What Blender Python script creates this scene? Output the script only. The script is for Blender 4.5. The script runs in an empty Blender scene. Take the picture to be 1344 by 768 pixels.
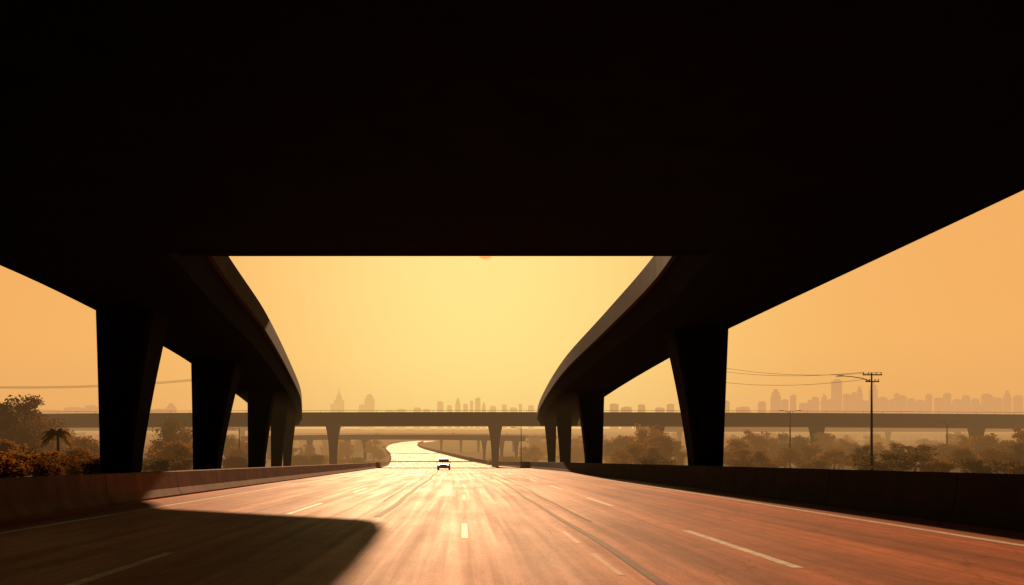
import bpy, math, random
import numpy as np
from mathutils import Vector, Matrix
random.seed(7); np.random.seed(7)
S=bpy.context.scene
COL=S.collection
F=880.0; CX=605.0; CY=604.0; CH=1.5      # measured lens constants (pixels) and camera height

# ------------------------------------------------------------------ helpers
def curve(pts):
    xs=[p[0] for p in pts]; ys=[p[1] for p in pts]; n=len(xs)
    m=[]
    for i in range(n):
        if i==0: m.append((ys[1]-ys[0])/(xs[1]-xs[0]))
        elif i==n-1: m.append((ys[-1]-ys[-2])/(xs[-1]-xs[-2]))
        else: m.append((ys[i+1]-ys[i-1])/(xs[i+1]-xs[i-1]))
    def f(x):
        if x<=xs[0]: return ys[0]+m[0]*(x-xs[0])
        if x>=xs[-1]: return ys[-1]+m[-1]*(x-xs[-1])
        for i in range(n-1):
            if x<=xs[i+1]:
                h=xs[i+1]-xs[i]; t=(x-xs[i])/h
                return ((2*t**3-3*t*t+1)*ys[i]+(t**3-2*t*t+t)*h*m[i]+(-2*t**3+3*t*t)*ys[i+1]+(t**3-t*t)*h*m[i+1])
    return f
def ground(Y):
    t=Y-170.0
    return 0.0 if t<=0 else 0.055*t*t/(t+60.0)
def finish(o,kind=None,label=None,cat=None,group=None):
    if kind:o["kind"]=kind
    if label:o["label"]=label
    if cat:o["category"]=cat
    if group:o["group"]=group
    return o
def mk(name,verts,faces,mat,parent=None,uvs=None,smooth=False,loc=None):
    me=bpy.data.meshes.new(name)
    me.from_pydata([tuple(v) for v in verts],[],faces)
    if mat: me.materials.append(mat)
    if uvs is not None:
        ul=me.uv_layers.new(name="UVMap")
        for l in me.loops: ul.data[l.index].uv=uvs[l.vertex_index]
    if smooth:
        for p in me.polygons:p.use_smooth=True
    me.update()
    o=bpy.data.objects.new(name,me); COL.objects.link(o)
    if parent:o.parent=parent
    if loc:o.location=loc
    return o
def empty(name,loc=(0,0,0)):
    o=bpy.data.objects.new(name,None); COL.objects.link(o); o.location=loc; o.empty_display_size=.3
    return o
def box(V,Fc,x0,x1,y0,y1,z0,z1):
    b=len(V)
    V+= [(x0,y0,z0),(x1,y0,z0),(x1,y1,z0),(x0,y1,z0),(x0,y0,z1),(x1,y0,z1),(x1,y1,z1),(x0,y1,z1)]
    Fc+= [(b,b+3,b+2,b+1),(b+4,b+5,b+6,b+7),(b,b+1,b+5,b+4),(b+1,b+2,b+6,b+5),(b+2,b+3,b+7,b+6),(b+3,b,b+4,b+7)]
def loft(V,Fc,rings,cap=True,closed=True):
    b=len(V); n=len(rings[0])
    for r in rings: V.extend(r)
    for i in range(len(rings)-1):
        for j in range(n if closed else n-1):
            a=b+i*n+j; c=b+i*n+(j+1)%n
            Fc.append((a,c,c+n,a+n))
    if cap:
        Fc.append(tuple(b+j for j in range(n))[::-1]); Fc.append(tuple(b+(len(rings)-1)*n+j for j in range(n)))
def tube(V,Fc,pts,rads,n=7):
    rings=[]
    pts=[Vector(p) for p in pts]
    for i,p in enumerate(pts):
        d=(pts[min(i+1,len(pts)-1)]-pts[max(i-1,0)]).normalized()
        a=d.cross(Vector((0,0,1)))
        if a.length<.05:a=d.cross(Vector((1,0,0)))
        a.normalize(); c=d.cross(a)
        rings.append([tuple(p+(a*math.cos(2*math.pi*k/n)+c*math.sin(2*math.pi*k/n))*rads[i]) for k in range(n)])
    loft(V,Fc,rings)
def copy_thing(root,loc,rot=0,scale=1):
    r=root.copy(); COL.objects.link(r); r.location=loc; r.rotation_euler=(0,0,rot)
    r.scale=(scale,scale,scale) if not isinstance(scale,tuple) else scale
    for c in root.children:
        k=c.copy(); COL.objects.link(k); k.parent=r; k.matrix_parent_inverse=c.matrix_parent_inverse.copy()
    return r

# ------------------------------------------------------------------ materials
def newmat(name):
    m=bpy.data.materials.new(name); m.use_nodes=True
    nt=m.node_tree; b=nt.nodes["Principled BSDF"]
    return m,nt,b
def N(nt,t,**k):
    n=nt.nodes.new(t)
    for a,v in k.items():
        if a in n.inputs.keys(): n.inputs[a].default_value=v
        else: setattr(n,a,v)
    return n
def noisy(name,c1,c2,scale=2.0,rough=.8,bump=.2,spec=.5,stretch=(1,1,1),detail=6,bdist=.02,coord="Object",streak=False):
    m,nt,b=newmat(name); L=nt.links
    tc=N(nt,"ShaderNodeTexCoord"); mp=N(nt,"ShaderNodeMapping"); mp.inputs["Scale"].default_value=stretch
    L.new(tc.outputs[coord],mp.inputs[0])
    n=N(nt,"ShaderNodeTexNoise"); n.inputs["Scale"].default_value=scale; n.inputs["Detail"].default_value=detail; n.inputs["Roughness"].default_value=.65
    L.new(mp.outputs[0],n.inputs[0])
    r=N(nt,"ShaderNodeValToRGB"); r.color_ramp.elements[0].position=.35; r.color_ramp.elements[1].position=.68
    r.color_ramp.elements[0].color=(*c1,1); r.color_ramp.elements[1].color=(*c2,1)
    L.new(n.outputs["Fac"],r.inputs[0])
    out=r.outputs[0]
    if streak:
        m2=N(nt,"ShaderNodeMapping"); m2.inputs["Scale"].default_value=(1.3,1.3,.2); L.new(tc.outputs[coord],m2.inputs[0])
        n2=N(nt,"ShaderNodeTexNoise"); n2.inputs["Scale"].default_value=1.6; n2.inputs["Detail"].default_value=8; L.new(m2.outputs[0],n2.inputs[0])
        mr=N(nt,"ShaderNodeMapRange"); mr.inputs[1].default_value=.35; mr.inputs[2].default_value=.65; mr.inputs[3].default_value=.75; mr.inputs[4].default_value=1.1
        L.new(n2.outputs["Fac"],mr.inputs[0])
        mx=N(nt,"ShaderNodeVectorMath",operation="SCALE"); L.new(out,mx.inputs[0]); L.new(mr.outputs[0],mx.inputs["Scale"]); out=mx.outputs[0]
    L.new(out,b.inputs["Base Color"])
    b.inputs["Roughness"].default_value=rough; b.inputs["Specular IOR Level"].default_value=spec
    if bump:
        bp=N(nt,"ShaderNodeBump"); bp.inputs["Strength"].default_value=bump; bp.inputs["Distance"].default_value=bdist
        n3=N(nt,"ShaderNodeTexNoise"); n3.inputs["Scale"].default_value=scale*8; n3.inputs["Detail"].default_value=5; L.new(mp.outputs[0],n3.inputs[0])
        L.new(n3.outputs["Fac"],bp.inputs["Height"]); L.new(bp.outputs[0],b.inputs["Normal"])
    return m
def plain(name,c,rough=.5,metal=0,spec=.5):
    m,nt,b=newmat(name); L=nt.links
    n=N(nt,"ShaderNodeTexNoise"); n.inputs["Scale"].default_value=6
    mr=N(nt,"ShaderNodeMapRange"); mr.inputs[3].default_value=.8; mr.inputs[4].default_value=1.2; L.new(n.outputs["Fac"],mr.inputs[0])
    rg=N(nt,"ShaderNodeRGB"); rg.outputs[0].default_value=(*c,1)
    mx=N(nt,"ShaderNodeVectorMath",operation="SCALE"); L.new(rg.outputs[0],mx.inputs[0]); L.new(mr.outputs[0],mx.inputs["Scale"])
    L.new(mx.outputs[0],b.inputs["Base Color"]); b.inputs["Roughness"].default_value=rough; b.inputs["Metallic"].default_value=metal
    b.inputs["Specular IOR Level"].default_value=spec
    return m

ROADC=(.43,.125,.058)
def asphalt():
    m,nt,b=newmat("asphalt"); L=nt.links
    uv=N(nt,"ShaderNodeUVMap"); uv.uv_map="UVMap"
    def noise(sx,sy,detail=6,rough=.6):
        mp=N(nt,"ShaderNodeMapping"); mp.inputs["Scale"].default_value=(sx,sy,1); L.new(uv.outputs[0],mp.inputs[0])
        n=N(nt,"ShaderNodeTexNoise"); n.inputs["Scale"].default_value=1; n.inputs["Detail"].default_value=detail; n.inputs["Roughness"].default_value=rough
        L.new(mp.outputs[0],n.inputs[0]); return n.outputs["Fac"]
    def rng(s,a,b_,c,d):
        mr=N(nt,"ShaderNodeMapRange"); L.new(s,mr.inputs[0])
        for i,v in zip((1,2,3,4),(a,b_,c,d)): mr.inputs[i].default_value=v
        return mr.outputs[0]
    def mul(a,c):
        x=N(nt,"ShaderNodeMath",operation="MULTIPLY"); L.new(a,x.inputs[0]); L.new(c,x.inputs[1]); return x.outputs[0]
    streak=rng(noise(2.6,.05,8),.35,.68,.66,1.28)
    patch=rng(noise(.35,.12,5),.35,.65,.78,1.15)
    grain=rng(noise(26,26,4,.8),.3,.7,.55,1.45)
    mid=rng(noise(3,1.5,8,.7),.35,.65,.78,1.18)
    sep=N(nt,"ShaderNodeSeparateXYZ"); L.new(uv.outputs[0],sep.inputs[0])
    sn=N(nt,"ShaderNodeMath",operation="MULTIPLY"); L.new(sep.outputs[0],sn.inputs[0]); sn.inputs[1].default_value=2*math.pi/2.4
    cs=N(nt,"ShaderNodeMath",operation="COSINE"); L.new(sn.outputs[0],cs.inputs[0])
    tr=rng(cs.outputs[0],-1,1,.82,1.08)
    mp=N(nt,"ShaderNodeMapping"); mp.inputs["Scale"].default_value=(.45,.2,1); L.new(uv.outputs[0],mp.inputs[0])
    nz=N(nt,"ShaderNodeTexNoise"); nz.inputs["Scale"].default_value=2.2; nz.inputs["Detail"].default_value=5; L.new(mp.outputs[0],nz.inputs[0])
    mxv=N(nt,"ShaderNodeMix",data_type="VECTOR"); mxv.inputs[0].default_value=.35; L.new(mp.outputs[0],mxv.inputs[4]); L.new(nz.outputs["Color"],mxv.inputs[5])
    vo=N(nt,"ShaderNodeTexVoronoi",feature="DISTANCE_TO_EDGE"); vo.inputs["Scale"].default_value=1.3; L.new(mxv.outputs[1],vo.inputs[0])
    crack=rng(vo.outputs["Distance"],0,.010,.60,1)
    val=mul(mul(mul(streak,patch),mul(grain,mid)),mul(tr,crack))
    rg=N(nt,"ShaderNodeRGB"); rg.outputs[0].default_value=(*ROADC,1)
    sc=N(nt,"ShaderNodeVectorMath",operation="SCALE"); L.new(rg.outputs[0],sc.inputs[0]); L.new(val,sc.inputs["Scale"])
    L.new(sc.outputs[0],b.inputs["Base Color"])
    rr=rng(mul(streak,patch),.5,1.4,.72,.52); L.new(rr,b.inputs["Roughness"])
    b.inputs["Specular IOR Level"].default_value=.27
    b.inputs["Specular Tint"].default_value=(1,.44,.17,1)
    bp=N(nt,"ShaderNodeBump"); bp.inputs["Strength"].default_value=.6; bp.inputs["Distance"].default_value=.014
    L.new(mul(noise(45,45,4,.8),crack),bp.inputs["Height"]); L.new(bp.outputs[0],b.inputs["Normal"])
    return m
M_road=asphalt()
M_seam=noisy("tar_seam",(.10,.034,.02),(.19,.065,.038),1.5,.75,.3)
M_white=noisy("worn_white_paint",(.50,.40,.32),(.85,.80,.72),5,.55,.2,coord="Object")
M_faded=noisy("faded_paint",(.44,.16,.09),(.66,.38,.26),2,.6,.2)
M_ground=noisy("dry_grass",(.035,.024,.010),(.10,.062,.025),.35,.95,.4,.1,bdist=.1)
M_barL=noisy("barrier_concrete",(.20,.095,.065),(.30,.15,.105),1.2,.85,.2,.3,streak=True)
M_barR=noisy("shaded_barrier_concrete",(.030,.021,.019),(.05,.036,.031),1.2,.9,.2,.2,streak=True)  # darker copy of the barrier concrete, shade of the unlit face in its colour
M_deck=noisy("shaded_soffit_concrete",(.006,.007,.011),(.011,.012,.017),.8,.95,.2,.05)  # underside shade put into the concrete colour
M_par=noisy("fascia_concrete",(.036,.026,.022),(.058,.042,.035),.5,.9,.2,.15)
M_col=noisy("column_concrete",(.009,.009,.012),(.015,.014,.016),.6,.9,.2,.1)  # near-black because the columns' shade is in the base colour
M_conc=noisy("grey_concrete",(.05,.038,.03),(.08,.06,.047),.6,.9,.2,.2)
M_pier=noisy("dark_grey_concrete",(.02,.017,.015),(.035,.028,.025),.6,.9,.2,.2)
M_metal=plain("galvanised_metal",(.05,.045,.04),.5,.6)
M_wire=plain("black_wire",(.02,.02,.02),.6)
M_bark=noisy("bark",(.025,.016,.010),(.06,.04,.025),4,.95,.4,.1)

# ------------------------------------------------------------------ road & ground
RL=curve([(-40,-9.8),(0,-10.7),(16,-11.2),(40,-12.1),(70,-13.2),(100,-14.3),(132,-15.8),(165,-18.4),(200,-21.2),(260,-27),(310,-34),(350,-39),(400,-43.5),(440,-44.5),(480,-42),(520,-34)])
RR=curve([(-40,10.4),(0,11.0),(13.75,11.5),(40,12.6),(70,13.3),(100,13.3),(132,11.8),(165,9.4),(200,5.6),(260,-4),(310,-13),(350,-20),(400,-26),(440,-28),(480,-26),(520,-19)])
def RX(f,Y): return RL(Y)*(1-f)+RR(Y)*f
YS=[-60+2*i for i in range(291)]   # to 520
V=[];Fc=[];UV=[];nx=12
for Y in YS:
    for j in range(nx+1):
        f=j/nx; V.append((RX(f,Y),Y,ground(Y)+.02)); UV.append(((f-.5)*24,Y))
for i in range(len(YS)-1):
    for j in range(nx):
        a=i*(nx+1)+j; Fc.append((a,a+1,a+nx+2,a+nx+1))
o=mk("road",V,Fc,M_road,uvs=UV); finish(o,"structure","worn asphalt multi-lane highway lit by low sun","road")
gy=YS+[560,620,700,800,950,1150,1400,1700,2200,3000,4500,7000]
gy=[-2000,-500,-150]+gy
gx=[-6000,-2500,-1000,-400,-150,-60,-20,20,60,150,400,1000,2500,6000]
V=[(x,y,ground(min(y,1700))) for y in gy for x in gx]
n=len(gx);Fc=[(i*n+j,i*n+j+1,(i+1)*n+j+1,(i+1)*n+j) for i in range(len(gy)-1) for j in range(n-1)]
o=mk("ground",V,Fc,M_ground); finish(o,"structure","dry brown grass verge and rising fields","ground")

def strip(f,y0,y1,w,V,Fc,z=.024,step=2.0,wob=0):
    k=max(1,int(math.ceil((y1-y0)/step))); b=len(V)
    for i in range(k+1):
        Y=y0+(y1-y0)*i/k
        a=2*math.floor(Y/2); t=(Y-a)/2
        g=ground(a)*(1-t)+ground(a+2)*t
        x=RX(f,a)*(1-t)+RX(f,a+2)*t + (wob*math.sin(Y*.21+f*9)+wob*.5*math.sin(Y*.63) if wob else 0)
        V.append((x-w/2,Y,g+z)); V.append((x+w/2,Y,g+z))
    for i in range(k):
        c=b+2*i; Fc.append((c,c+1,c+3,c+2))
V=[];Fc=[]
strip(.925,-20,460,.19,V,Fc); strip(.08,-20,460,.19,V,Fc)
k=0
while k<14:
    y=9.2+12.4*(k-1); strip(.70,y,y+4.9,.17,V,Fc)
    y=5.9+12.4*(k-1); strip(.285,y,y+4.8,.17,V,Fc)
    k+=1
o=mk("road_marking",V,Fc,M_white); finish(o,"structure","worn white lane and edge lines","road marking")
V=[];Fc=[]
for k in range(12):
    y=12.7+12.4*k; strip(.495,y,y+3.0,.13,V,Fc)
for y in (8.6,11.9): strip(.585,y,y+2.0,.09,V,Fc,wob=0)
o=mk("faded_road_marking",V,Fc,M_faded); finish(o,"structure","faded worn centre dashes on asphalt","road marking")
V=[];Fc=[]
strip(.60,-20,200,.14,V,Fc,z=.028,step=1,wob=.05); strip(.395,17.5,200,.19,V,Fc,z=.028,step=1,wob=.06); strip(.37,24,120,.08,V,Fc,z=.028,step=1,wob=.05)
strip(.628,16,140,.08,V,Fc,z=.028,step=1,wob=.05)
o=mk("road_seam",V,Fc,M_seam); finish(o,"structure","dark tar seams running along the lanes","road seam")

def barrier(fn,side,H,mat,label,y0=-20,y1=470):
    V=[];Fc=[]
    prof=[(0,0.0),(0,.09),(.17,.36),(.26,H-.03),(.30,H),(.46,H),(.50,H-.03),(.60,.0)]
    seg=6.0; y=y0
    while y<y1:
        rings=[]
        for q in range(4):
            Y=y+.015+(seg-.03)*q/3
            rings.append([(fn(Y)+side*u,Y,ground(Y)-.3*(v==0)+v) for u,v in prof])
        if side<0: rings=[r[::-1] for r in rings]
        loft(V,Fc,rings); y+=seg
    rings=[]
    Y=y0
    while Y<=y1:
        rings.append([(fn(Y)+side*u,Y,ground(Y)-.3*(v==0)+v) for u,v in [(.05,0),(.22,.36),(.31,H-.04),(.45,H-.04),(.54,0)]]); Y+=3
    if side<0: rings=[r[::-1] for r in rings]
    loft(V,Fc,rings)
    o=mk("concrete_barrier",V,Fc,mat); finish(o,None,label,"barrier")
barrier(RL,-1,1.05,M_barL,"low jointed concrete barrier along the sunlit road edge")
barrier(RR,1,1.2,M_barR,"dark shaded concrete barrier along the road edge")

# ------------------------------------------------------------------ viaducts
SOF=9.0; TOP=11.3
LI=curve([(-30,-6.3),(0,-7.7),(24.5,-9.9),(32,-11.1),(44.3,-12.9),(69.3,-17.5),(92,-22),(116,-27.5),(150,-35.5)])
LO=curve([(-30,-18.5),(0,-17.9),(26,-17.8),(34,-18.4),(44.3,-19.7),(51,-20.8),(74,-25.2),(92,-29),(116,-35),(150,-44)])
RI=curve([(-30,6.0),(0,7.2),(24.5,8.5),(32,9.2),(43,9.5),(64,9.9),(91,11.5),(120,13.8),(150,17)])
RO=curve([(-30,16.2),(18,15.7),(38,15.35),(50,15.4),(74,16.7),(100,18.9),(120,21.3),(150,26)])
def column(parent,x,y,side,wb,wt,db,dt,ztop,mat=M_col,z0=-.4,skew=True,power=1.35):
    V=[];Fc=[];rings=[]
    zs=[0,.25,.45,.6,.72,.82,.9,.96,1.0]
    for t in zs:
        e=t**power
        w=wb+(wt-wb)*e; d=db+(dt-db)*e; z=z0+(ztop-z0)*t
        if skew:
            if side>0: xa=-wb/2-.02*t; xb=xa+w
            else: xb=wb/2+.22*t; xa=xb-w
        else: xa=-w/2; xb=w/2
        c=.14
        rings.append([(x+xa+c,y-d/2,z),(x+xb-c,y-d/2,z),(x+xb,y-d/2+c,z),(x+xb,y+d/2-c,z),(x+xb-c,y+d/2,z),(x+xa+c,y+d/2,z),(x+xa,y+d/2-c,z),(x+xa,y-d/2+c,z)])
    loft(V,Fc,rings)
    return mk("column",V,Fc,mat,parent)
def viaduct(FI,FO,y0,y1,side,cols,label):
    root=empty("viaduct",(0,0,0)); finish(root,None,label,"bridge")
    V=[];Fc=[];Vp=[];Fp=[];Vq=[];Fq=[]
    ys=[];Y=y0
    while Y<y1: ys.append(Y); Y+=1.5
    ys.append(y1)
    R=[];P=[];Q=[]
    for Y in ys:
        a=FI(Y); b=FO(Y); s=1 if b>a else -1
        w=abs(b-a)
        g=lambda u,z:(a+s*u,Y,z)
        ring=[g(.12,10.35),g(.12,10.02),g(.35,9.85),g(.75,SOF),g(w-.06,SOF),g(w-.06,10.35)]
        p1=[g(0,TOP-.05),g(0,10.05),g(.22,9.97),g(.30,10.36),g(.33,TOP-.05),g(.28,TOP),g(.05,TOP)]
        p2=[g(w,TOP-.05),g(w,9.12),g(w-.2,9.03),g(w-.33,10.36),g(w-.33,TOP-.05),g(w-.28,TOP),g(w-.05,TOP)]
        R.append(ring);P.append(p1);Q.append(p2)
    loft(V,Fc,R); loft(Vp,Fp,P); loft(Vq,Fq,Q)
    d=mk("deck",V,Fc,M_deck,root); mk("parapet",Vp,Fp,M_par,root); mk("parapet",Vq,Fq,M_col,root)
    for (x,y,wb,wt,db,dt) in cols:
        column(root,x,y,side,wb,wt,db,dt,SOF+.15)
    return root
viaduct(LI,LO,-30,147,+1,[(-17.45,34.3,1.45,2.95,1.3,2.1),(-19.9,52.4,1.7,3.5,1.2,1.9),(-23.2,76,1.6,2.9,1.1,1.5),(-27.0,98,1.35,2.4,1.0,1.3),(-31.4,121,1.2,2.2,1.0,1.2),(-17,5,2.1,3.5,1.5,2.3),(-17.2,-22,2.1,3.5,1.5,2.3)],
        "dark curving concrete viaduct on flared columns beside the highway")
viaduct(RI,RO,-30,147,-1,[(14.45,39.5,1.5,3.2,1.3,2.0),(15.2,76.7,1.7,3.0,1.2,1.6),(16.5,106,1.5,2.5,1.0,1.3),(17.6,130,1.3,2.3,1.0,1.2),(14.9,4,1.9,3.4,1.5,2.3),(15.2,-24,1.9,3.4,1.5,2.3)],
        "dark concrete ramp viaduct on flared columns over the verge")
root=empty("overpass"); finish(root,None,"black shadowed concrete overpass crossing directly over the highway","bridge")
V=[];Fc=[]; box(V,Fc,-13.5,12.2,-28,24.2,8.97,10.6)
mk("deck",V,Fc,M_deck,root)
V=[];Fc=[]
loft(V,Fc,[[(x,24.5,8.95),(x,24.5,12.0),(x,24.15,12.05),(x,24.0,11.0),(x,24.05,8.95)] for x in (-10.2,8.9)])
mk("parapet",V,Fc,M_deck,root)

# unseen flyover slab, added and shaped to cast the lower-left road shadow
TAN=.52; DX=-.060
root=empty("shadow_caster_flyover"); finish(root,None,"added unseen high flyover slab casting shadow on the road","bridge")
SH=(DX-.0364)*46.2
out=[(.25,-60),(.25,46),(.1,60.2),(-.2,62.0),(-.8,62.9),(-2.6,63.9),(-7.4,66.6),(-9.0,69.4),(-11,72.2),(-14,73.2),(-22,73.4),(-40,73.4),(-90,73.4)]
inn=[(-90,56),(-40,55),(-28,52),(-22,45),(-20,36),(-20,-60)]
out=[(x+SH,y) for x,y in out]; inn=[(x+SH,y) for x,y in inn]
poly=out+inn; n=len(poly)
V=[(x,y,24.0) for x,y in poly]+[(x,y,25.3) for x,y in poly]
Fc=[tuple(range(n)),tuple(range(2*n-1,n-1,-1))]+[(i,i+n,(i+1)%n+n,(i+1)%n) for i in range(n)]
mk("deck",V,Fc,M_conc,root)
for pl,s in ((out,1),(inn,1)):
    V=[];Fc=[];rings=[]
    for i,(x,y) in enumerate(pl):
        a=Vector(pl[max(i-1,0)]); b=Vector(pl[min(i+1,len(pl)-1)]); d=(b-a).normalized(); nn=Vector((-d.y,d.x))
        p=Vector((x,y)); q=p+nn*.05; r=p+nn*.35
        rings.append([(q.x,q.y,25.28),(q.x,q.y,26.3),(r.x,r.y,26.3),(r.x,r.y,25.28)])
    loft(V,Fc,rings); mk("parapet",V,Fc,M_conc,root)
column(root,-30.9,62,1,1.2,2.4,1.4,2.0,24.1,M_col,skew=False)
column(root,-19.6,4,1,1.2,1.6,1.6,2.0,24.1,M_conc,skew=False)
column(root,-19.6,-30,1,1.2,1.6,1.6,2.0,24.1,M_conc,skew=False)

# distant cross overpasses
def overpass(x0,x1,y0,y1,zb,zt,cols,label,drop=0,wb=1.0,wt=2.2):
    root=empty("overpass"); finish(root,None,label,"bridge")
    def zz(x): return -drop*((x-(x0+x1)/2)/((x1-x0)/2))**2
    xs=np.linspace(x0,x1,41)
    V=[];Fc=[];A=[];B=[];C=[]
    for x in xs:
        z=zz(x); h=zt-zb
        A.append([(x,y0+.1,zb+z+h*.4),(x,y0+1.0,zb+z),(x,y1-1.0,zb+z),(x,y1-.1,zb+z+h*.4),(x,y1-.1,zt+z-.6),(x,y0+.1,zt+z-.6)])
        B.append([(x,y0,zb+h*.38+z),(x,y0+.3,zb+h*.38+z),(x,y0+.3,zt+z),(x,y0,zt+z)])
        C.append([(x,y1-.3,zb+h*.38+z),(x,y1,zb+h*.38+z),(x,y1,zt+z),(x,y1-.3,zt+z)])
    loft(V,Fc,A); mk("deck",V,Fc,M_pier,root)
    V=[];Fc=[]; loft(V,Fc,B); mk("parapet",V,Fc,M_conc,root)
    V=[];Fc=[]; loft(V,Fc,C); mk("parapet",V,Fc,M_conc,root)
    V=[];Fc=[]
    tube(V,Fc,[(x,y0+.15,zt+zz(x)+.4) for x in xs],[.04]*len(xs),5)
    for x in np.arange(x0,x1,4): tube(V,Fc,[(x,y0+.15,zt+zz(x)-.02),(x,y0+.15,zt+zz(x)+.4)],[.03,.03],5)
    mk("railing",V,Fc,M_metal,root)
    for cx in cols:
        column(root,cx,(y0+y1)/2,1,wb,wt,1.3,1.6,zb+zz(cx)+.1,M_pier,z0=ground(y0)-1,skew=False,power=3.0)
    return root
overpass(-150,160,143,151,9.03,11.75,[-134,-99,-64,-28,7.5,43,78,113,148],"long concrete overpass on flared piers crossing the highway",.9,1.5,3.2)
overpass(-75,22,228,233,8.6,10.2,[-66,-52,-39,-33,8,14,19],"smaller low concrete overpass in haze over the highway",.6,.9,2.2)
overpass(-62,44,305,308,11.9,13.2,[-56,-46,-42,-9,0,8,16,24,32,40],"far low concrete overpass in haze on closely spaced piers",.8,.9,2.2)
overpass(90,420,330,345,16.0,19.0,[110,145,180,215,250,285,320,355,390],"distant raised highway bridge in haze",0,1.2,2.8)
overpass(-420,-90,330,345,16.5,19.5,[-110,-145,-180,-215,-250,-285,-320,-355],"distant raised highway bridge in haze",0,1.2,2.8)

# ------------------------------------------------------------------ trees
def leafmat(name,c1,c2,c3):
    m,nt,b=newmat(name); L=nt.links
    oi=N(nt,"ShaderNodeObjectInfo"); geo=N(nt,"ShaderNodeTexCoord")
    n=N(nt,"ShaderNodeTexNoise"); n.inputs["Scale"].default_value=.9; n.inputs["Detail"].default_value=3; L.new(geo.outputs["Object"],n.inputs[0])
    r=N(nt,"ShaderNodeValToRGB"); r.color_ramp.elements[0].position=.35; r.color_ramp.elements[1].position=.65
    r.color_ramp.elements[0].color=(*c1,1); r.color_ramp.elements[1].color=(*c2,1); L.new(n.outputs["Fac"],r.inputs[0])
    mx=N(nt,"ShaderNodeMix",data_type="RGBA"); L.new(oi.outputs["Random"],mx.inputs[0]); L.new(r.outputs[0],mx.inputs[6]); mx.inputs[7].default_value=(*c3,1)
    L.new(mx.outputs[2],b.inputs["Base Color"]); b.inputs["Roughness"].default_value=.8; b.inputs["Specular IOR Level"].default_value=.1
    tr=N(nt,"ShaderNodeBsdfTranslucent"); L.new(mx.outputs[2],tr.inputs[0])
    ms=N(nt,"ShaderNodeMixShader"); ms.inputs[0].default_value=.5; L.new(b.outputs[0],ms.inputs[1]); L.new(tr.outputs[0],ms.inputs[2])
    L.new(ms.outputs[0],nt.nodes["Material Output"].inputs[0])
    return m
M_leaf=leafmat("autumn_foliage",(.10,.058,.010),(.27,.125,.016),(.32,.125,.012))
M_leafd=leafmat("olive_foliage",(.040,.036,.010),(.12,.078,.014),(.19,.090,.013))
def make_tree(seed,H,spread,mat,clumps=46,leaves=75,leaf=.18,bush=False):
    rnd=random.Random(seed)
    root=empty("tree" if not bush else "bush",(0,-500,0))
    V=[];Fc=[]; tips=[]
    th=H*(.15 if not bush else .05)
    r0=H*.022
    lean=(rnd.uniform(-.3,.3),rnd.uniform(-.3,.3))
    top=Vector((lean[0],lean[1],H*.82))
    tube(V,Fc,[(0,0,-.3),(lean[0]*.2,lean[1]*.2,th),(lean[0]*.6,lean[1]*.6,H*.5),tuple(top)],[r0*1.25,r0,r0*.6,r0*.12])
    for i in range(11 if not bush else 12):
        z=th+(H*.7-th)*(i/10.0); a=rnd.uniform(0,6.28)
        L_=spread*(1-.45*(i/10.0))*rnd.uniform(.6,1.05)
        b=Vector((lean[0]*z/H,lean[1]*z/H,z)); e=b+Vector((math.cos(a)*L_,math.sin(a)*L_,H*rnd.uniform(.0,.2)))
        mid=(b+e)/2+Vector((0,0,-.1*L_))
        tube(V,Fc,[tuple(b),tuple(mid),tuple(e)],[r0*.5,r0*.3,r0*.08],5)
        tips+= [e,(mid+e)/2]
        for k in range(2):
            e2=mid+Vector((rnd.uniform(-1,1),rnd.uniform(-1,1),rnd.uniform(.1,1)))*L_*.45
            tube(V,Fc,[tuple(mid),tuple(e2)],[r0*.25,r0*.06],4); tips.append(e2)
    tips.append(top)
    mk("trunk",V,Fc,M_bark,root)
    V=[];Fc=[]
    for c in range(clumps):
        t=tips[c%len(tips)] if c<len(tips)*1.4 else rnd.choice(tips)
        ct=t+Vector((rnd.gauss(0,.12*spread),rnd.gauss(0,.12*spread),rnd.gauss(0,.06*H)))
        cr=spread*rnd.uniform(.15,.32)
        for l in range(leaves):
            d=Vector((rnd.gauss(0,1),rnd.gauss(0,1),rnd.gauss(0,.75)))
            d=d.normalized()*cr*(rnd.random()**.45)*(1+.35*rnd.random())
            p=ct+d
            if p.z<H*.05: p.z=H*.05+rnd.random()*.3
            u=Vector((rnd.gauss(0,1),rnd.gauss(0,1),rnd.gauss(0,1))).normalized(); w=u.orthogonal().normalized()
            s=leaf*rnd.uniform(.6,1.4); b=len(V)
            V+= [tuple(p-u*s),tuple(p+w*s*.6),tuple(p+u*s),tuple(p-w*s*.6)]
            Fc.append((b,b+1,b+2,b+3))
    mk("crown",V,Fc,mat,root)
    root["H"]=H
    return root
protos=[make_tree(1,9,3.4,M_leaf,72,85),make_tree(2,8,3.0,M_leafd,66,78),make_tree(3,7,2.9,M_leaf,62,78),
        make_tree(4,10,2.8,M_leafd,66,78),make_tree(5,8,3.6,M_leaf,66,75)]
bushes=[make_tree(11,3,1.9,M_leaf,36,70,.12,True),make_tree(12,2.6,2.2,M_leafd,36,70,.12,True)]
def place(proto,px,top,Y,sx=1.0,label=None,group="trees on the verge and fields"):
    X=(px-CX)*Y/F; g=ground(Y)
    h=CH+(CY-top)*Y/F-g
    h=max(h,1.2); s=h/proto["H"]
    r=copy_thing(proto,(X,Y,g),random.uniform(0,6.28),(s*sx,s*sx,s))
    isb=proto in bushes
    finish(r,None,label or ("low autumn bush on the verge" if isb else ("hazy golden-brown autumn tree in the fields" if proto in (protos[0],protos[2],protos[4]) else "dark olive leafy tree in the hazy fields")),"bush" if isb else "tree",("bushes on the verge" if isb else group))
    if "H" in r: del r["H"]
    return r
P=protos;B=bushes
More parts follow.
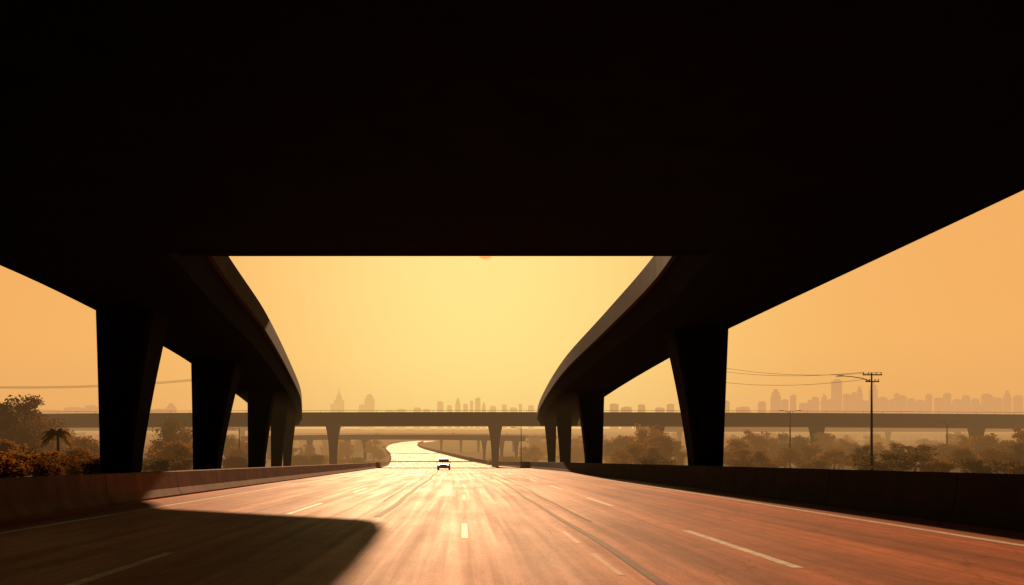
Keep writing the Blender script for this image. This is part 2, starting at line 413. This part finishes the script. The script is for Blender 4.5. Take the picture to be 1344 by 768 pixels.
for a in [(P[3],12,512,74,1.3),(P[0],36,522,76,1.2),(P[2],-25,524,72,1.1),(P[1],50,552,82,1.1),(B[0],30,580,58,1.5),(B[0],5,586,52,1.4),(B[0],95,584,60,1.4),(P[4],112,566,85,1.2),(P[0],88,562,95,1.2),(P[4],60,562,110,1.3),(B[0],55,592,54,1.4),(B[0],118,594,57,1.3),(P[2],10,572,64,1.3),(P[4],102,580,70,1.3),
          (P[1],222,546,95,1.1),(P[2],205,572,88,1.1),(P[0],243,558,100,1.2),(B[0],232,592,75,1.3),(B[1],205,596,70,1.3),(P[4],232,573,84,1.3),(P[2],254,578,90,1.3),(P[3],238,584,78,1.2),
          (P[3],300,568,120,1.2),(P[4],318,572,125,1.2),(B[0],305,594,90,1.4),(B[1],322,596,95,1.4),(P[2],308,584,108,1.3),(P[2],338,583,140,1.1),
          (B[0],392,592,130,1.5),(B[1],408,594,135,1.5),(B[0],445,597,170,1.6),(B[1],470,598,175,1.6),(B[0],425,598,165,1.5),(P[2],402,580,172,1),(P[4],380,582,150,1.2),
          (B[1],672,596,168,1.5),(P[4],700,580,170,1),(P[1],690,586,180,1),(B[0],650,598,185,1.5),
          (P[0],846,556,118,1.2),(P[4],868,562,112,1.2),(P[2],824,568,135,1.2),(P[1],806,577,140,1.2),(P[3],886,572,125,1.2),(P[4],835,578,105,1.4),(P[2],862,582,100,1.4),(P[0],812,586,120,1.3),
          (P[2],960,572,112,1.2),(P[0],990,564,125,1.3),(P[4],1015,570,130,1.3),(P[1],1048,572,118,1.4),(P[2],1078,563,140,1.3),(P[0],1105,575,128,1.3),(P[3],972,574,132,1.5),(P[1],1032,568,136,1.5),
          (P[4],975,584,98,1.4),(P[2],1030,584,100,1.4),(P[0],1060,582,104,1.4),(P[4],1095,584,95,1.4),(P[2],1000,588,92,1.4),(P[1],1120,582,120,1.4),(P[0],1150,580,125,1.4),(P[4],1215,578,122,1.4),
          (P[1],1135,584,80,1.3),(B[1],1160,586,72,1.6),(P[3],1182,579,82,1.5),(P[1],1208,583,78,1.4),(P[4],1240,576,105,1.4),(P[0],1268,570,110,1.2),
          (P[2],1292,566,104,1.3),(P[4],1322,572,95,1.2),(P[0],1345,560,92,1.1),(B[0],1230,598,70,1.5),(B[1],1290,598,66,1.5),(B[0],1330,596,64,1.5),(B[0],1010,598,95,1.5),(B[1],1070,600,90,1.5),
          (P[2],1262,584,84,1.4),(P[4],1300,582,82,1.4),(P[1],1338,580,80,1.4),(P[3],1315,576,100,1.4),
          (B[0],975,596,88,1.5),(B[1],860,596,84,1.4)]:
    place(a[0],a[1],a[2],a[3],a[4])
rnd=random.Random(5)
nfar=0
while nfar<120:
    Y=rnd.uniform(158,420); px=rnd.choice([rnd.uniform(-60,500),rnd.uniform(700,1420),rnd.uniform(780,1420)])
    X=(px-CX)*Y/F
    if RL(Y)-4<X<RR(Y)+4: continue
    if 222<Y<240 and -80<X<26: continue
    if 1090<px<1260 and Y>250: continue
    hh=rnd.uniform(5,9)
    top=CY-880*(ground(Y)-CH)/Y-880*hh/Y
    place(rnd.choice(P),px,top,Y,rnd.uniform(1.2,1.6),label="far hazy tree in a tree belt"); nfar+=1
for i in range(22):
    Y=rnd.uniform(480,620); px=rnd.uniform(400,760)
    X=(px-CX)*Y/F
    if Y<530 and RL(Y)-5<X<RR(Y)+5: continue
    top=CY-880*(ground(Y)-CH)/Y-880*rnd.uniform(4,7)/Y
    place(rnd.choice(P),px,top,Y,rnd.uniform(1,1.5),label="far hazy tree in a tree belt")
for r in protos+bushes:
    for c in list(r.children): bpy.data.objects.remove(c)
    bpy.data.objects.remove(r)
def palm(px,top,Y):
    X=(px-CX)*Y/F; H=CH+(CY-top)*Y/F
    root=empty("palm_tree",(X,Y,0)); finish(root,None,"small palm with drooping fronds beside the autumn trees","tree")
    V=[];Fc=[]; tube(V,Fc,[(0,0,-.2),(.1,0,H*.45),(.05,0,H*.82)],[.17,.12,.1]); mk("trunk",V,Fc,M_bark,root)
    V=[];Fc=[]; rn=random.Random(3)
    for k in range(46):
        a=rn.uniform(0,6.28); el=rn.uniform(-.5,1.3); L_=rn.uniform(.9,1.5)
        for q in range(16):
            t=(q+1)/16; p=Vector((math.cos(a)*L_*t*math.cos(el),math.sin(a)*L_*t*math.cos(el),H*.82+L_*t*math.sin(el)-.9*t*t))
            sd=Vector((-math.sin(a),math.cos(a),0))
            for s in (-1,1):
                e=p+sd*s*.32*(1.1-t*.7)+Vector((0,0,-.2)); b=len(V); f=Vector((math.cos(a),math.sin(a),0))*.05
                V+= [tuple(p-f),tuple(p+f),tuple(e)]; Fc.append((b,b+1,b+2))
    mk("crown",V,Fc,M_leafd,root)
palm(75,556,62)

# ------------------------------------------------------------------ poles, lamps, wires
def lamp(px,top,Y,arm,double=False,cross=False,label="tall street lamp on a slim metal pole"):
    X=(px-CX)*Y/F; H=CH+(CY-top)*Y/F
    name="utility_pole" if cross else "street_lamp"
    root=empty(name,(X,Y,ground(Y))); finish(root,None,label,"utility pole" if cross else "street lamp")
    V=[];Fc=[]; tube(V,Fc,[(0,0,0),(0,0,.35),(0,0,.36),(0,0,H*.6),(0,0,H)],[.2,.2,.14,.11,.07],10); mk("pole",V,Fc,M_metal,root)
    for s in ([arm,-arm] if double else [arm]):
        z=H-.35 if cross else H
        V=[];Fc=[]; tube(V,Fc,[(0,0,z-.6),(s*.35,0,z-.25),(s*.75,0,z-.08),(s*1.0,0,z-.03)],[.05,.045,.04,.04],6); mk("arm",V,Fc,M_metal,root)
        V=[];Fc=[]; sg=1 if s>0 else -1
        rings=[]
        for t,wd,hh in ((0,.06,.05),(.2,.14,.09),(.6,.17,.1),(.9,.1,.05)):
            x=s*1.0+sg*t; rings.append([(x,-wd,z-.05),(x,wd,z-.05),(x,wd*.7,z-.05+hh),(x,-wd*.7,z-.05+hh)])
        if sg<0: rings=[r[::-1] for r in rings]
        loft(V,Fc,rings); mk("lamp_head",V,Fc,M_metal,root)
    if cross:
        for z,w in ((H-.25,1.0),(H-.95,.7)):
            V=[];Fc=[]; box(V,Fc,-w,w,-.17,-.07,z-.06,z+.06); mk("crossarm",V,Fc,M_metal,root)
            for x in (-w+.08,-w*.4,w*.4,w-.08):
                V=[];Fc=[]; tube(V,Fc,[(x,-.12,z+.065),(x,-.12,z+.14),(x,-.12,z+.15),(x,-.12,z+.26)],[.03,.03,.06,.04],7); mk("insulator",V,Fc,M_metal,root)
    return X,H
uX,uH=lamp(1144,489,70,-2.8,cross=True,label="utility pole with crossarms, insulators and a lamp arm")
lamp(1037,539,112,-1.0,double=True,label="slim double-headed street lamp rising from the trees")
lamp(1243,553,118,.9,double=True,label="slim double-headed street lamp rising from the trees")
lamp(314,562,118,-1.5)
lamp(684,561,138,-1.3)
def wire(a,b,sag,label):
    V=[];Fc=[];pts=[]
    a=Vector(a);b=Vector(b)
    for i in range(25):
        t=i/24; p=a.lerp(b,t); p.z-=sag*4*t*(1-t); pts.append(tuple(p))
    tube(V,Fc,pts,[.02]*25,5); o=mk("power_cable",V,Fc,M_wire); finish(o,None,label,"cable","overhead power cables")
for k,w in enumerate((-.9,.9)):
    wire((uX+w,69.9,uH+.02),(33+w,96,15.2+.3*k),.9,"thin sagging power cable strung from the utility pole")
wire((uX-.6,69.9,uH-.7),(33,96,13.4),.9,"thin sagging power cable strung from the utility pole")
for k in range(3):
    wire((-72,88+k,11.3+.18*k),(-37,100+k,13.6+.3*k),.8,"thin sagging power cable over the trees")
for X,Y,H in ((33,96,15.8),(-37,101,14.4),(-73,89,11.9)):
    root=empty("utility_pole",(X,Y,0)); finish(root,None,"plain utility pole carrying power cables","utility pole")
    V=[];Fc=[]; tube(V,Fc,[(0,0,-.2),(0,0,H*.5),(0,0,H)],[.17,.14,.1],9); mk("pole",V,Fc,M_bark,root)
    V=[];Fc=[]; box(V,Fc,-1,1,-.15,-.11+.1,H-.55,H-.43); mk("crossarm",V,Fc,M_bark,root)

# ------------------------------------------------------------------ skyline
def bmat(name):
    m,nt,b=newmat(name); L=nt.links
    tc=N(nt,"ShaderNodeTexCoord")
    mp=N(nt,"ShaderNodeMapping"); mp.inputs["Rotation"].default_value=(math.radians(90),0,0); L.new(tc.outputs["Object"],mp.inputs[0])
    br=N(nt,"ShaderNodeTexBrick"); br.offset=0; br.inputs["Scale"].default_value=.12; br.inputs["Mortar Size"].default_value=.12
    br.inputs["Color1"].default_value=(.02,.022,.03,1); br.inputs["Color2"].default_value=(.04,.04,.045,1); br.inputs["Mortar"].default_value=(.10,.08,.075,1)
    L.new(mp.outputs[0],br.inputs[0]); L.new(br.outputs["Color"],b.inputs["Base Color"]); b.inputs["Roughness"].default_value=.8
    return m
M_b=bmat("tower_facade"); M_bf=bmat("far_tower_facade")
def tower(px,w,top,Y,style=0,mat=None):
    M=mat or M_b
    X=(px-CX)*Y/F; ww=w*Y/F; base=ground(min(Y,1700))-4; z1=CH+(CY-top)*Y/F-base
    root=empty("tower_building",(X,Y,base))
    finish(root,None,["hazy flat-roofed city tower block","hazy stepped city skyscraper","hazy skyscraper with a slender mast","hazy domed city building"][style],"building","distant city skyline buildings")
    V=[];Fc=[]
    d=ww*.8
    if style==0:
        q=.2+.25*((px*7)%3)/2
        box(V,Fc,-ww/2,ww/2,-d/2,d/2,0,z1*.97); mk("wall",V,Fc,M,root)
        V=[];Fc=[]; box(V,Fc,-ww*q,ww*(.45-q*.4),-d*.3,d*.3,z1*.97,z1); mk("roof",V,Fc,M,root)
    elif style==1:
        box(V,Fc,-ww/2,ww/2,-d/2,d/2,0,z1*.84); box(V,Fc,-ww*.38,ww*.38,-d*.38,d*.38,z1*.84,z1*.93); mk("wall",V,Fc,M,root)
        V=[];Fc=[]; box(V,Fc,-ww*.2,ww*.2,-d*.2,d*.2,z1*.93,z1); mk("roof",V,Fc,M,root)
    elif style==2:
        box(V,Fc,-ww/2,ww/2,-d/2,d/2,0,z1*.7); loft(V,Fc,[[(-s*ww,-s*d,z),(s*ww,-s*d,z),(s*ww,s*d,z),(-s*ww,s*d,z)] for s,z in ((.32,z1*.7),(.25,z1*.8),(.1,z1*.86))]); mk("wall",V,Fc,M,root)
        V=[];Fc=[]; tube(V,Fc,[(0,0,z1*.86),(0,0,z1)],[ww*.08,ww*.03],6); mk("mast",V,Fc,M,root)
    else:
        box(V,Fc,-ww/2,ww/2,-d/2,d/2,0,z1*.86); mk("wall",V,Fc,M,root)
        V=[];Fc=[]; loft(V,Fc,[[(math.cos(a)*ww*.42*math.cos(t),math.sin(a)*ww*.42*math.cos(t),z1*(.86+.14*math.sin(t))) for a in np.linspace(0,6.283,12,endpoint=False)] for t in (0,.3,.6,.9,1.2,1.45)]); mk("dome",V,Fc,M,root)
BL=[(445,12,508,2),(437,6,530,0),(485,12,517,3),(475,7,531,0),(225,10,529,3),(68,26,538,0),(100,22,535,0),(120,12,532,0),(210,22,537,0),(150,24,538,0),
 (527,11,537,0),(548,9,535,0),(578,8,527,0),(590,6,532,0),(601,7,523,1),(611,6,530,0),(619,4,526,0),(627,7,522,0),(635,5,528,1),(647,8,533,0),(662,6,531,0),(674,9,535,0),(683,4,530,0),(697,7,532,0),
 (512,12,539,0),(560,9,537,0),
 (806,10,530,0),(822,12,534,0),(842,8,531,0),(866,10,535,0),(880,8,530,0),(943,8,524,0),(953,7,526,0),(975,14,534,0),(1000,8,527,0),(1018,10,511,1),(1030,7,524,0),(1041,6,518,0),(1055,9,529,0),
 (1070,7,521,0),(1082,7,518,1),(1098,10,498,0),(1112,8,517,0),(1121,5,515,0),(1128,6,507,1),(1146,8,501,1),(1158,9,521,0),(1170,7,524,0),(1184,8,519,0),(1196,7,523,0),(1208,8,525,0),(1219,6,517,0),
 (1232,8,522,0),(1243,7,516,0),(1256,8,524,0),(1268,7,519,0),(1280,7,523,0),(1295,9,517,0),(1310,7,522,0),(1322,7,513,1),(1336,8,519,0),(1352,10,521,0),(1135,10,526,0),(1090,6,524,0),(1200,22,531,0),(1286,26,530,0),(1245,22,531,0),(1177,5,516,0),(1303,5,521,0),(1063,5,525,0),(30,20,537,0),(5,18,538,0)]
rnd=random.Random(9)
for b in BL: tower(b[0],b[1],b[2],1450+rnd.uniform(-60,60),b[3],M_bf if 400<b[0]<720 else M_b)
root=empty("arch_bridge",((1080-CX)*1200/F,1200,50)); finish(root,None,"distant hazy steel arch bridge before the skyline","bridge")
V=[];Fc=[]; tube(V,Fc,[(-38+76*t,0,38+15*4*t*(1-t)) for t in np.linspace(0,1,17)],[.9]*17,6); mk("arch",V,Fc,M_pier,root)
V=[];Fc=[]; box(V,Fc,-45,45,-5,5,36,38); mk("deck",V,Fc,M_pier,root)
for x in (-38,38):
    V=[];Fc=[]; box(V,Fc,x-2,x+2,-4,4,-20,36); mk("pier",V,Fc,M_pier,root)
M_pw=noisy("pale_render_wall",(.55,.50,.45),(.75,.7,.64),.5,.8,.1)
for px,Y,w,h in ((1112,520,16,5),(1150,540,22,6),(1196,530,18,5),(1236,550,16,6),(1010,600,18,5),(1060,620,20,6)):
    root=empty("warehouse",((px-CX)*Y/F,Y,ground(Y)-.3)); finish(root,None,"low pale flat-roofed warehouse in the haze","building","low warehouses by the distant lot")
    V=[];Fc=[]; box(V,Fc,-w/2,w/2,0,12,0,h); mk("wall",V,Fc,M_pw,root)
    V=[];Fc=[]; box(V,Fc,-w/2-.3,w/2+.3,-.3,12.3,h+.003,h+.5); mk("roof",V,Fc,M_pw,root)
    for q in (-.3,0,.3):
        V=[];Fc=[]; box(V,Fc,w*q-1.2,w*q+1.2,-.06,-.003,.3,3.2); mk("door",V,Fc,M_pier,root)

# ------------------------------------------------------------------ car
M_paint=plain("dark_car_paint",(.03,.022,.02),.3,.3); M_glass=plain("car_glass",(.10,.09,.08),.12); M_tyre=plain("tyre_rubber",(.015,.015,.015),.8)
M_light,nt,b=newmat("headlight_glass"); b.inputs["Base Color"].default_value=(.9,.85,.75,1); b.inputs["Roughness"].default_value=.15
b.inputs["Emission Color"].default_value=(1,.85,.6,1); b.inputs["Emission Strength"].default_value=1.2
M_plate=plain("plate_white",(.6,.6,.55),.5)
def car(X,Y,label):
    root=empty("car",(X,Y,ground(Y)+.02)); finish(root,None,label,"car")
    V=[];Fc=[]
    sec=[(-2.25,.72,.42,.70),(-2.15,.84,.32,.88),(-1.6,.92,.28,1.02),(-1.0,.94,.26,1.08),(0,.95,.26,1.1),(1.2,.95,.26,1.12),(2.0,.92,.3,1.1),(2.25,.84,.4,.95)]
    rings=[[(-w,y,z0+.1),(-w*.85,y,z0),(w*.85,y,z0),(w,y,z0+.1),(w,y,z1-.18),(w*.9,y,z1),(-w*.9,y,z1),(-w,y,z1-.18)] for y,w,z0,z1 in sec]
    loft(V,Fc,rings); mk("body",V,Fc,M_paint,root,smooth=False)
    V=[];Fc=[]
    sec=[(-.95,.80,1.06,1.09),(-.35,.72,1.08,1.62),(0.2,.70,1.08,1.70),(1.2,.70,1.08,1.68),(1.95,.76,1.08,1.12)]
    rings=[[(-.86,y,z0),(.86,y,z0),(w*.98,y,z1),(-w*.98,y,z1)] for y,w,z0,z1 in sec]
    loft(V,Fc,rings); mk("window",V,Fc,M_glass,root)
    V=[];Fc=[]; loft(V,Fc,[[(-.7,y,z),(.7,y,z),(.64,y,z+.05),(-.64,y,z+.05)] for y,z in ((-.33,1.63),(.2,1.705),(1.2,1.685),(1.4,1.60))]); mk("roof",V,Fc,M_paint,root)
    for sx in (-1,1):
        for y in (-1.45,1.4):
            V=[];Fc=[]; tube(V,Fc,[(sx*.72,y,.34),(sx*.74,y,.34),(sx*.95,y,.34),(sx*.97,y,.34)],[.28,.34,.34,.28],18); mk("wheel",V,Fc,M_tyre,root)
        V=[];Fc=[]; box(V,Fc,sx*.66-.17,sx*.66+.17,-2.27,-2.1,.66,.82); mk("headlight",V,Fc,M_light,root)
        V=[];Fc=[]; box(V,Fc,sx*1.02-.1,sx*1.02+.1,-.8,-.68,1.08,1.22); mk("mirror",V,Fc,M_paint,root)
    V=[];Fc=[]; box(V,Fc,-.42,.42,-2.275,-2.2,.56,.72); mk("grille",V,Fc,M_tyre,root)
    V=[];Fc=[]; box(V,Fc,-.24,.24,-2.285,-2.24,.42,.53); mk("number_plate",V,Fc,M_plate,root)
    V=[];Fc=[]; box(V,Fc,-.82,.82,-2.30,-2.12,.30,.40); mk("bumper",V,Fc,M_tyre,root)
    return root
car(-2.6,102,"dark car driving along the sunlit highway with headlights on")
V=[];Fc=[]
loft(V,Fc,[[(-.9,y,.25),(.9,y,.25),(.85,y,z),(-.85,y,z)] for y,z in ((-2.2,.7),(-1,1.0),(-.4,1.5),(1,1.5),(1.8,1.05),(2.2,.8))])
M_pc=plain("pale_car_paint",(.75,.72,.68),.35)
base=mk("parked_car",V,Fc,M_pc); first=True
rnd=random.Random(2)
for r in range(3):
    for i in range(16):
        Y=575+r*40; px=1098+i*9.5+rnd.uniform(-3,3)
        if rnd.random()<.25: continue
        o=base if first else base.copy()
        if not first: COL.objects.link(o)
        first=False
        o.location=((px-CX)*Y/F,Y,ground(Y)+.1); o.rotation_euler=(0,0,rnd.choice([0,1.57])+rnd.uniform(-.1,.1)); o.scale=(1.2,1.2,1.2)
        finish(o,None,"pale parked car in a hazy distant lot","car","cars parked in the distant lot")

# ------------------------------------------------------------------ aerial haze: airlight painted into the materials as emission, by WORLD position only
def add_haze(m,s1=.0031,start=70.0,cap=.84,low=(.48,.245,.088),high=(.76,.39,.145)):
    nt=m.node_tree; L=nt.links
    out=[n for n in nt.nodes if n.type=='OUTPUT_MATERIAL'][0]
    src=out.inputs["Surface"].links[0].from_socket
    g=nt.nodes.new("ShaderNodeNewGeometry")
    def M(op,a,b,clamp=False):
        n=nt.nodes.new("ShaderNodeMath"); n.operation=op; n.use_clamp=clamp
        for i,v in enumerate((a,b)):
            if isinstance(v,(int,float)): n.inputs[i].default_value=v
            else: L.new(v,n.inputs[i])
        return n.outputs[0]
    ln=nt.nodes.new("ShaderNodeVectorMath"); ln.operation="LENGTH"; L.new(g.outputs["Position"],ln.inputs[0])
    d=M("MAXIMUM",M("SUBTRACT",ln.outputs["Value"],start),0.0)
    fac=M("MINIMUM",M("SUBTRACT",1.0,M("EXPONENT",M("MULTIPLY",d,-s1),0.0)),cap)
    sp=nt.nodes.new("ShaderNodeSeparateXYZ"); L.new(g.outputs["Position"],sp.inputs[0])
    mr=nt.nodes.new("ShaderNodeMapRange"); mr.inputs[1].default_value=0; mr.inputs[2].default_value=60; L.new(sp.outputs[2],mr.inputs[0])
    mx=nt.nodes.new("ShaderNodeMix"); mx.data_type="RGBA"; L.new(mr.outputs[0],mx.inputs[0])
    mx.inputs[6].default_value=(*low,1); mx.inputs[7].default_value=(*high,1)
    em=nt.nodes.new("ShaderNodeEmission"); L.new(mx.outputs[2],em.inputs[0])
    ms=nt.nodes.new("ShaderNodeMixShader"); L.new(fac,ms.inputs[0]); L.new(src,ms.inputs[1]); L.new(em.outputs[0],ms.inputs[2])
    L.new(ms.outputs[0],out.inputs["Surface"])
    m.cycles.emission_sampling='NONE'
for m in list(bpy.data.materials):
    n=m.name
    if n in ("shaded_soffit_concrete","column_concrete","fascia_concrete"): add_haze(m,.0009,75)
    elif n in ("asphalt","worn_white_paint","faded_paint","tar_seam"): add_haze(m,.0016,160,.6,(.93,.46,.17),(.93,.47,.18))  # brighter haze colour paints a sun glow onto the far road
    elif n in ("barrier_concrete","shaded_barrier_concrete"): add_haze(m,.0030,110)
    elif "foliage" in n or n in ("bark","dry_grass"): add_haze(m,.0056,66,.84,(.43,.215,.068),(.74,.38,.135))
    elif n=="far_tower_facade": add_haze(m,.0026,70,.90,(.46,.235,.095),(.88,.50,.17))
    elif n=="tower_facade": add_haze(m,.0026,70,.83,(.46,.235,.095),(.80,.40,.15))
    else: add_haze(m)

# ------------------------------------------------------------------ world, sun, camera
az=math.atan(DX); el=math.atan(TAN/math.sqrt(1+DX*DX))
GX=.0364
W=bpy.data.worlds.new("World"); S.world=W; W.use_nodes=True; nt=W.node_tree; L=nt.links
bg=nt.nodes["Background"]
sky=nt.nodes.new("ShaderNodeTexSky"); sky.sky_type='NISHITA'; sky.sun_disc=False; sky.sun_elevation=el; sky.sun_rotation=az; sky.dust_density=8; sky.air_density=2
tc=nt.nodes.new("ShaderNodeTexCoord")
def vm(op,a=None,b=None,scale=None):
    n=nt.nodes.new("ShaderNodeVectorMath"); n.operation=op
    if a is not None: L.new(a,n.inputs[0])
    if b is not None:
        if isinstance(b,tuple): n.inputs[1].default_value=b
        else: L.new(b,n.inputs[1])
    if scale is not None:
        if isinstance(scale,float): n.inputs["Scale"].default_value=scale
        else: L.new(scale,n.inputs["Scale"])
    return n
nrm=vm("NORMALIZE",tc.outputs["Generated"])
gd=Vector((GX,1,.27)).normalized()
dot=vm("DOT_PRODUCT",nrm.outputs[0],tuple(gd))
def ma(op,a,b,c=False):
    n=nt.nodes.new("ShaderNodeMath"); n.operation=op; n.use_clamp=c
    for i,v in enumerate((a,b)):
        if isinstance(v,(int,float)): n.inputs[i].default_value=v
        else: L.new(v,n.inputs[i])
    return n.outputs[0]
d0=ma("MAXIMUM",dot.outputs["Value"],0.0)
glow=ma("POWER",d0,20.0)
sep=nt.nodes.new("ShaderNodeSeparateXYZ"); L.new(nrm.outputs[0],sep.inputs[0])
ramp=nt.nodes.new("ShaderNodeValToRGB"); cr=ramp.color_ramp
cr.elements[0].position=0; cr.elements[0].color=(.78,.385,.125,1)
cr.elements[1].position=1; cr.elements[1].color=(.012,.016,.03,1)
for p,c in ((.05,(.81,.40,.125)),(.15,(.90,.435,.125)),(.31,(.90,.42,.12)),(.37,(.10,.06,.04)),(.6,(.02,.022,.035))):
    e=cr.elements.new(p); e.color=(*c,1)
L.new(sep.outputs[2],ramp.inputs[0])
back=nt.nodes.new("ShaderNodeMapRange"); back.inputs[1].default_value=.3; back.inputs[2].default_value=.70; back.inputs[3].default_value=.03; back.inputs[4].default_value=1.0
L.new(sep.outputs[1],back.inputs[0])
rb=vm("SCALE",ramp.outputs[0],None,back.outputs[0])
gc=nt.nodes.new("ShaderNodeRGB"); gc.outputs[0].default_value=(.16,.33,.13,1)
g=vm("SCALE",gc.outputs[0],None,glow)
add=vm("ADD",rb.outputs[0],g.outputs[0])
ss=vm("SCALE",sky.outputs[0],None,.001)
add2=vm("ADD",add.outputs[0],ss.outputs[0])
sd=Vector((GX,1,(CY-328)/F)).normalized()
dd=vm("DOT_PRODUCT",nrm.outputs[0],tuple(sd))
mr=nt.nodes.new("ShaderNodeMapRange"); mr.inputs[1].default_value=math.cos(math.radians(.80)); mr.inputs[2].default_value=math.cos(math.radians(.66))
L.new(dd.outputs["Value"],mr.inputs[0])
mxd=nt.nodes.new("ShaderNodeMix"); mxd.data_type="RGBA"; L.new(mr.outputs[0],mxd.inputs[0]); L.new(add2.outputs[0],mxd.inputs[6]); mxd.inputs[7].default_value=(1.8,.48,.12,1)
L.new(mxd.outputs[2],bg.inputs["Color"]); bg.inputs["Strength"].default_value=1.0
sl=bpy.data.lights.new("sun","SUN"); sl.energy=5; sl.angle=math.radians(.5); sl.color=(1,.60,.31)
so=bpy.data.objects.new("sun",sl); COL.objects.link(so)
dirv=Vector((DX,1,TAN)).normalized()
so.rotation_euler=dirv.to_track_quat('Z','Y').to_euler()
cam=bpy.data.cameras.new("camera"); co=bpy.data.objects.new("camera",cam); COL.objects.link(co)
co.location=(0,0,CH); co.rotation_euler=(math.radians(90),0,0)
cam.sensor_width=36; cam.lens=36*F/1344; cam.shift_x=(672-CX)/1344; cam.shift_y=(CY-384)/1344
cam.clip_start=.1; cam.clip_end=12000
S.camera=co
S.view_settings.view_transform='Standard'; S.view_settings.look='None'; S.view_settings.exposure=0
